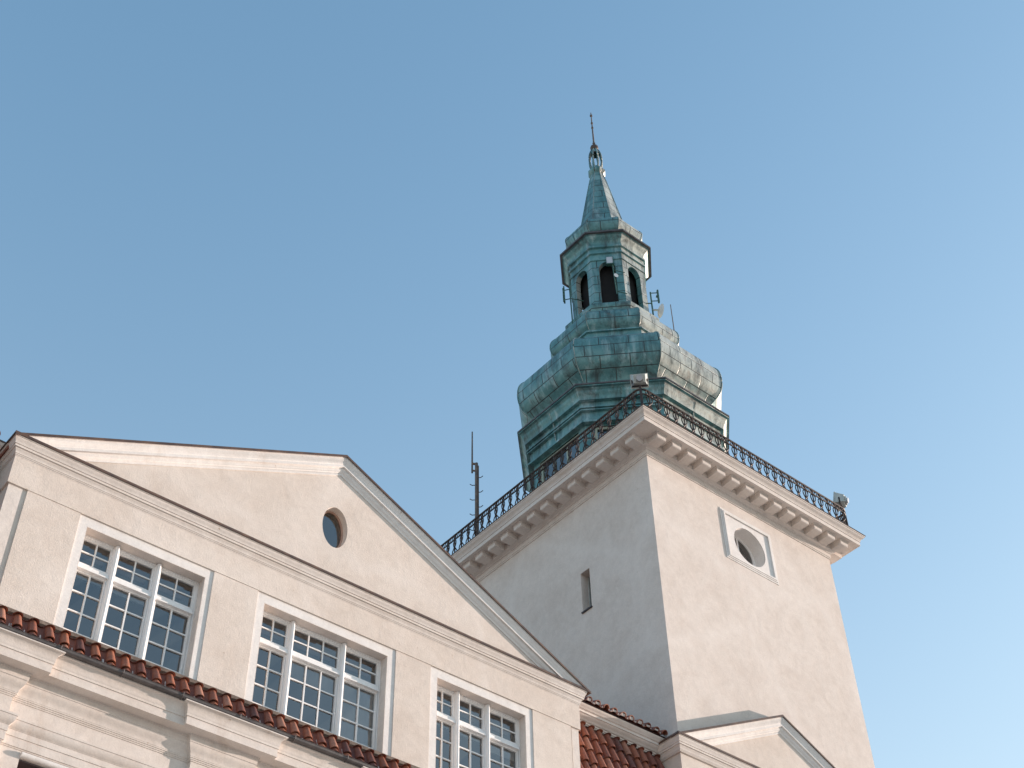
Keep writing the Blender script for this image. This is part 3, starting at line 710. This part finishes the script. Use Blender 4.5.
q = MB(); octa(q, [(.692, 20.075), (.708, 20.08), (.708, 20.10), (.694, 20.105), (.694, 20.25), (.725, 20.262), (.725, 20.30), (.702, 20.305), (.702, 20.41), (.738, 20.422), (.738, 20.47), (.715, 20.475), (.718, 20.55)] + cyma(.722, 20.56, .805, 20.70, 5) + [(.828, 20.71)], 'copper_plain'); q.build('lantern_cornice', cupo)
q = MB(); octa(q, [(.828, 20.70), (.868, 20.702), (.868, 20.742), (.80, 20.775)], 'gutter'); q.build('lantern_eave', cupo)
q = MB(); pr = [(.80, 20.775), (.70, 20.86), (.66, 20.93), (.655, 20.98)]; octa(q, pr); 
pr = smoothp([(.655, 20.98), (.69, 21.02), (.735, 21.14), (.735, 21.24), (.68, 21.34), (.57, 21.44), (.45, 21.54)], 4); octa(q, pr); arris(q, pr, .009); q.build('cap_dome', cupo)
q = MB(); pr = [(.455, 21.52), (.425, 21.70), (.345, 22.20), (.262, 22.72), (.185, 23.2), (.118, 23.58)]; octa(q, pr, u_off=.25); arris(q, pr, .009); q.build('spire', cupo)
def lathe_oct(prof, name, mat='copper'):
    q = MB(); octa(q, prof, mat); return q.build(name, cupo)
lathe_oct([(.10, 23.53)] + [(.125+.05*math.sin(t*math.pi), 23.56+.17*t) for t in (0, .15, .3, .5, .7, .85, 1)] + [(.10, 23.76)], 'spire_collar')
bp = smoothp([(.085, 23.75), (.112, 23.88), (.126, 24.05), (.112, 24.25), (.072, 24.40), (.045, 24.45)], 4)
q = MB(); arris(q, bp, .021); octa(q, [(.10, 23.74), (.105, 23.80), (.06, 23.81)], 'copper_plain'); octa(q, [(.095, 24.30), (.085, 24.37), (.05, 24.45)], 'copper_plain'); q.build('spire_cage', cupo)
q = MB(); n = 10
import itertools
rings = [(.085*math.sin(math.pi*i/8), 24.53-.095*math.cos(math.pi*i/8)) for i in range(9)]
vs = []; fs = []
for i, (r_, z) in enumerate(rings):
    for k in range(n): vs.append((CX+(r_+.004)*math.cos(2*math.pi*k/n), CY+(r_+.004)*math.sin(2*math.pi*k/n), z))
for i in range(8):
    for k in range(n): fs.append((i*n+k, i*n+(k+1) % n, (i+1)*n+(k+1) % n, (i+1)*n+k))
q.add(vs, fs, 'flash')
q.tube([(CX, CY, 24.6), (CX, CY, 25.83)], .022, 'mast', 6, .010)
for z, w_ in ((24.68, .04), (25.27, .026), (25.44, .026), (25.72, .032)):
    q.tube([(CX-w_, CY, z), (CX+w_, CY, z)], .012, 'mast', 5); q.tube([(CX, CY-w_, z), (CX, CY+w_, z)], .012, 'mast', 5)
q.build('finial', cupo)

# ================================================================== GALLERY RAILING
RO = .315; ZR0, ZR1, ZR2 = 13.615, 14.07, 13.98
gal = thing('gallery_railing', 'rusty wrought iron railing of crossed scrolls around the tower gallery', 'railing', ((TX0+TX1)/2, (TY0+TY1)/2, 13.60))
gx0, gx1, gy0, gy1 = TX0-RO, TX1+RO, TY0-RO, TY1+RO
def rr(path_r=.13, inset=0):
    pts = []
    for (cx_, cy_, a0) in ((gx0, gy0, 180), (gx1, gy0, 270), (gx1, gy1, 0), (gx0, gy1, 90)):
        sx, sy = (1 if cx_ == gx0 else -1), (1 if cy_ == gy0 else -1)
        for k in range(6):
            a = R(a0+90*k/5); pts.append((cx_+sx*path_r+path_r*math.cos(a), cy_+sy*path_r+path_r*math.sin(a)))
    return pts+[pts[0]]
for nm, z, rad in (('top_rail', ZR1, .016), ('middle_rail', ZR2, .012), ('bottom_rail', ZR0+.02, .010)):
    q = MB(); q.tube([(x, y, z) for x, y in rr()], rad, 'iron', 6); q.build(nm, gal)
def baluster(cx_, cy_, tx, ty):
    mb = MB(); rb = .0098; ztop = ZR2
    def pt(s_, z, o=0): return (cx_+tx*s_ - ty*o, cy_+ty*s_ + tx*o, z)
    mb.tube([pt(0, ZR0), pt(0, ZR1)], .0115, 'iron', 5)
    H = ztop-ZR0
    for sg in (-1, 1):
        c1 = [(0, .02), (.030, .12), (.052, .26), (.036, .42), (0, .52), (-.030, .64), (-.046, .80), (-.030, .93), (0, .97)]
        pts = smoothp([(s_*sg, ZR0+H*z_) for s_, z_ in c1], 2)
        mb.tube([pt(s_, z, .008*sg) for s_, z in pts], rb, 'iron', 4)
        mb.tube([pt(sg*(.046+.024*math.cos(t)), ztop+.040+.030*math.sin(t)) for t in [math.pi*2*i/8 for i in range(9)]], .0075, 'iron', 4)
    mb.obox(pt(0, ZR0+H*.52), (.015*tx, .015*ty, 0), (-.015*ty, .015*tx, 0), (0, 0, .013), 'iron')
    return mb
nX, nY = 25, 28
sides = []
for k in range(nX): sides.append((gx0+.16+(gx1-gx0-.32)*k/(nX-1), gy0, 1, 0))
for k in range(nY): sides.append((gx0, gy0+.16+(gy1-gy0-.32)*k/(nY-1), 0, 1))
cache = {}
for (x, y, tx, ty) in sides:
    key = (tx, ty)
    if key not in cache: o = baluster(x, y, tx, ty).build('baluster', gal); cache[key] = (o, x, y)
    else:
        b_, x0, y0 = cache[key]; o = b_.copy(); COL.objects.link(o); o.parent = gal; o.location = ((x-x0)*S, (y-y0)*S, 0)
for k in range(nX):
    b_, x0, y0 = cache[(1, 0)]
    if k < 20: o = b_.copy(); COL.objects.link(o); o.parent = gal; o.location = ((gx0+.16+(gx1-gx0-.32)*k/19-x0)*S, (gy1-y0)*S, 0)
for k in range(20):
    b_, x0, y0 = cache[(0, 1)]; o = b_.copy(); COL.objects.link(o); o.parent = gal; o.location = ((gx1-x0)*S, (gy0+.16+(gy1-gy0-.32)*k/19-y0)*S, 0)
for (cx_, cy_) in ((gx0+.04, gy0+.04), (gx1-.04, gy0+.04), (gx1-.04, gy1-.04), (gx0+.04, gy1-.04)):
    q = MB(); q.tube([(cx_, cy_, 13.60), (cx_, cy_, 14.09)], .020, 'iron', 8); q.build('post', gal)

# ================================================================== FLOODLIGHTS, AERIALS
def floodlight(at, face, label):
    """at: clamp point on the rail; face: unit vector of the beam"""
    t_ = thing('floodlight', label, 'floodlight', at, 'floodlights on the gallery corners')
    f_ = Vector(face).normalized(); side = f_.cross(Vector((0, 0, 1))).normalized(); up = side.cross(f_).normalized()
    c_ = Vector(at)+Vector((0, 0, .20))
    q = MB()   # tapered housing: small back, wide front
    fr, bk = c_+f_*.07, c_-f_*.07
    vs = [fr+side*i*.125+up*j*.10 for i, j in ((-1, -1), (1, -1), (1, 1), (-1, 1))] + [bk+side*i*.085+up*j*.062 for i, j in ((-1, -1), (1, -1), (1, 1), (-1, 1))]
    q.add(vs, [(4, 5, 6, 7), (0, 1, 5, 4), (1, 2, 6, 5), (2, 3, 7, 6), (3, 0, 4, 7)], 'lamp_grey')
    for k in (-.05, -.025, 0, .025, .05): q.obox(bk+side*k-f_*.012, side*.004, up*.05, f_*.014, 'lamp_grey')
    q.build('housing', t_, smooth=False)
    q = MB(); q.add([fr+side*i*.115+up*j*.09+f_*.004 for i, j in ((-1, -1), (1, -1), (1, 1), (-1, 1))], [(0, 1, 2, 3)], 'lamp_glass'); q.build('front_glass', t_, smooth=False)
    q = MB()
    for i0, i1, j0, j1 in ((-1.04, 1.04, .9, 1.04), (-1.04, 1.04, -1.04, -.9), (-1.04, -.93, -.9, .9), (.93, 1.04, -.9, .9)):
        q.obox(fr+side*(i0+i1)*.0625+up*(j0+j1)*.05, side*abs(i1-i0)*.0625, up*abs(j1-j0)*.05, f_*.012, 'lamp_grey')
    q.build('front_frame', t_, smooth=False)
    q = MB(); g_ = c_-f_*.075; q.tube([g_, g_-f_*.045], .045, 'lamp_glass', 14); q.build('gear_cover', t_)
    q = MB(); b0 = Vector(at)
    q.tube([b0+side*.11+Vector((0, 0, .20)), b0+side*.11+Vector((0, 0, .08)), b0-side*.11+Vector((0, 0, .08)), b0-side*.11+Vector((0, 0, .20))], .013, 'iron', 5)
    q.tube([b0-Vector((0, 0, .06)), b0+Vector((0, 0, .08))], .018, 'iron', 6); q.build('yoke', t_)
    return t_
floodlight((TX0-RO+.05, TY0-RO+.05, 14.08), (.62, .60, .50), 'grey box floodlight on the near railing corner, before the copper drum')
floodlight((TX1+RO-.05, TY0-RO+.05, 14.08), (-.40, .88, .22), 'grey box floodlight on the far right corner of the railing, against the sky')

ms = thing('aerial_mast', 'tall thin step-pegged steel mast with whip rising behind the left side of the railing', 'mast', (10.88, 13.64, 13.60))
q = MB(); q.tube([(10.88, 13.64, 13.60), (10.88, 13.64, 15.42)], .026, 'mast', 8)
q.tube([(10.898, 13.622, 13.60), (10.898, 13.622, 15.36)], .016, 'flash', 6); q.build('pole', ms)
q = MB(); q.tube([(10.83, 13.69, 15.22), (10.83, 13.69, 16.13)], .016, 'mast', 6, .011); q.tube([(10.88, 13.64, 15.40), (10.83, 13.69, 15.42)], .02, 'mast', 6); q.tube([(10.88, 13.64, 15.25), (10.83, 13.69, 15.27)], .016, 'mast', 6); q.build('whip', ms)
for k in range(8):
    q = MB(); z = 14.02+k*.155; s_ = 1 if k % 2 else -1
    q.tube([(10.88, 13.64, z), (10.88+.05*s_, 13.64-.05*s_, z), (10.88+.075*s_, 13.64-.075*s_, z+.03)], .007, 'iron', 5); q.build('step_peg', ms)

an = thing('panel_antenna', 'small green panel antenna on a pole at the left side of the lantern', 'antenna', (12.1, 12.4, 18.40))
q = MB(); q.tube([(12.1, 12.4, 18.40), (12.1, 12.42, 19.58)], .014, 'green_paint', 6); q.build('pole', an)
q = MB(); q.obox((12.03, 12.50, 19.38), (.010, -.010, 0), (.026, .026, 0), (0, 0, .20), 'green_paint'); 
for k in range(4): q.obox((12.025, 12.505, 19.24+k*.09), (.014, -.014, 0), (.032, .032, 0), (0, 0, .010), 'green_paint')
q.build('panel', an, smooth=False)
for z in (19.24, 19.50): q = MB(); q.tube([(12.1, 12.4, z), (12.03, 12.50, z)], .010, 'green_paint', 5); q.build('arm', an)
q = MB(); q.tube([(12.1, 12.4, 19.24), (12.32, 12.30, 19.24)], .010, 'green_paint', 5); q.build('wall_bracket', an)

an = thing('lantern_antenna', 'thin rod with a small pale box before the middle arch of the lantern', 'antenna', (12.53, 11.65, 19.03))
q = MB(); q.tube([(12.525, 11.645, 19.00), (12.50, 11.665, 19.90)], .012, 'green_paint', 6); q.build('rod', an)
q = MB(); q.obox((12.475, 11.69, 19.92), (.045, -.045, 0), (.018, .018, 0), (0, 0, .085), 'lamp_glass')
q.obox((12.475, 11.69, 19.82), (.052, -.052, 0), (.022, .022, 0), (0, 0, .012), 'green_paint'); q.obox((12.515, 11.65, 19.92), (.005, -.005, 0), (.022, .022, 0), (0, 0, .09), 'green_paint'); q.build('radio_box', an, smooth=False)
for z in (19.08, 19.66): q = MB(); q.tube([(12.52, 11.65, z), (12.72, 11.58, z+.01)], .009, 'green_paint', 5); q.build('arm', an)
def dishmesh(c_, nrm, rad, depth, mat='dish'):
    q = MB(); n_ = Vector(nrm).normalized(); a = n_.cross(Vector((0, 0, 1))).normalized(); b_ = n_.cross(a); vs = [Vector(c_)-n_*depth]; k = 20
    for j in range(1, 5):
        t_ = j/4
        for i in range(k): vs.append(Vector(c_)+(a*math.cos(2*math.pi*i/k)+b_*math.sin(2*math.pi*i/k))*rad*t_-n_*depth*(1-t_*t_))
    fs = [(0, 1+i, 1+(i+1) % k) for i in range(k)]
    for j in range(3):
        for i in range(k): fs.append((1+j*k+i, 1+j*k+(i+1) % k, 1+(j+1)*k+(i+1) % k, 1+(j+1)*k+i))
    # radome closes the front
    fs.append(tuple(1+3*k+i for i in range(k)))
    q.add(vs, fs, mat); return q
dishmesh((12.505, 11.60, 19.46), (-.3, -1, -.1), .045, .02).build('dish', an)

an = thing('dish_antenna', 'white round dish and green panel on a short mast right of the lantern', 'antenna', (13.32, 11.55, 18.80))
q = MB(); q.tube([(13.32, 11.55, 18.80), (13.32, 11.55, 19.52)], .016, 'green_paint', 6); q.build('mast', an)
q = MB(); q.obox((13.42, 11.46, 19.40), (.012, -.006, 0), (.008, .016, 0), (0, 0, .17), 'green_paint'); q.obox((13.408, 11.47, 19.40), (.020, -.01, 0), (.012, .02, 0), (0, 0, .012), 'green_paint'); q.build('panel', an, smooth=False)
for z in (19.28, 19.50): q = MB(); q.tube([(13.32, 11.55, z), (13.42, 11.46, z)], .010, 'green_paint', 5); q.build('arm', an)
q = MB(); q.tube([(13.24, 11.62, 19.22), (13.32, 11.55, 19.22)], .012, 'green_paint', 5); q.build('wall_bracket', an)
dishmesh((13.455, 11.47, 19.04), (.93, -.35, .05), .135, .05).build('dish', an)
q = MB(); q.tube([(13.32, 11.55, 19.04), (13.41, 11.485, 19.04)], .02, 'lamp_grey', 6); q.build('dish_mount', an)
wa = MB(); wa.tube([(13.42, 11.20, 18.16), (13.42, 11.20, 18.95)], .010, 'mast', 5, .008)
wo_ = wa.build('whip_aerial', None, origin=P(13.42, 11.20, 18.16)); wo_['label'] = 'thin bare whip aerial standing on the copper shoulder right of the dish'; wo_['category'] = 'aerial'

# ================================================================== CAMERA, LIGHT, SKY
def rotm(yaw, pitch, roll):
    f_ = Vector((math.sin(yaw)*math.cos(pitch), math.cos(yaw)*math.cos(pitch), math.sin(pitch)))
    r_ = Vector((math.cos(yaw), -math.sin(yaw), 0)); u_ = r_.cross(f_)
    r2 = math.cos(roll)*r_ + math.sin(roll)*u_; u2 = -math.sin(roll)*r_ + math.cos(roll)*u_
    return Matrix((r2, u2, -f_)).transposed()
cam = bpy.data.cameras.new('camera'); co = bpy.data.objects.new('camera', cam); COL.objects.link(co)
co.matrix_world = Matrix.Translation((0, 0, H0)) @ rotm(.70867, .779466, -.0251017).to_4x4()
cam.sensor_width = 36; cam.lens = 1414.5/1024*36; cam.clip_end = 5000; cam.clip_start = .1
sc.camera = co

SUN = Vector((3.8, -1.0, .46)).normalized()
EL = math.asin(SUN.z); AZ_ = math.atan2(SUN.x, SUN.y)
sl = bpy.data.lights.new('sun', 'SUN'); sl.energy = 2.3; sl.angle = R(.55); sl.color = (1.0, .82, .72)
so = bpy.data.objects.new('sun', sl); COL.objects.link(so); so.rotation_euler = (-SUN).to_track_quat('-Z', 'Y').to_euler(); so.location = (20, -20, 30)
wd = bpy.data.worlds.new('World'); sc.world = wd; wd.use_nodes = True; nt = wd.node_tree
sky = nt.nodes.new('ShaderNodeTexSky'); sky.sky_type = 'NISHITA'; sky.sun_disc = False
sky.sun_elevation = EL; sky.sun_rotation = AZ_
sky.air_density = 1.15; sky.dust_density = 3.0; sky.ozone_density = 2.8; sky.altitude = 0
bg = nt.nodes['Background']; bg.inputs['Strength'].default_value = .15
gm = nt.nodes.new('ShaderNodeGamma'); gm.inputs['Gamma'].default_value = .78
nt.links.new(sky.outputs[0], gm.inputs['Color']); tint = mix(nt, 1.0, gm.outputs[0], (.95, 1.12, 1.14), 'MULTIPLY')
tcw = nt.nodes.new('ShaderNodeTexCoord'); sx = nt.nodes.new('ShaderNodeSeparateXYZ'); nt.links.new(tcw.outputs['Generated'], sx.inputs[0])
# pale haze thickening towards the horizon, brightened to fill the shaded walls
m1 = N(nt, 'ShaderNodeMath', operation='SUBTRACT', use_clamp=True); m1.inputs[0].default_value = 1; nt.links.new(sx.outputs['Z'], m1.inputs[1])
m2 = N(nt, 'ShaderNodeMath', operation='POWER', use_clamp=True); nt.links.new(m1.outputs[0], m2.inputs[0]); m2.inputs[1].default_value = 2.6
m3 = N(nt, 'ShaderNodeMath', operation='MULTIPLY', use_clamp=True); nt.links.new(m2.outputs[0], m3.inputs[0]); m3.inputs[1].default_value = 1.0
nt.links.new(mix(nt, m3.outputs[0], tint, (2.2, 2.12, 1.98)), bg.inputs['Color'])
vs_ = sc.view_settings; vs_.view_transform = 'Standard'; vs_.look = 'None'; vs_.gamma = 1; vs_.exposure = 1.67; vs_.use_curve_mapping = False
sc.cycles.max_bounces = 6
for o in bpy.data.objects:
    if '_o' in o: del o['_o']
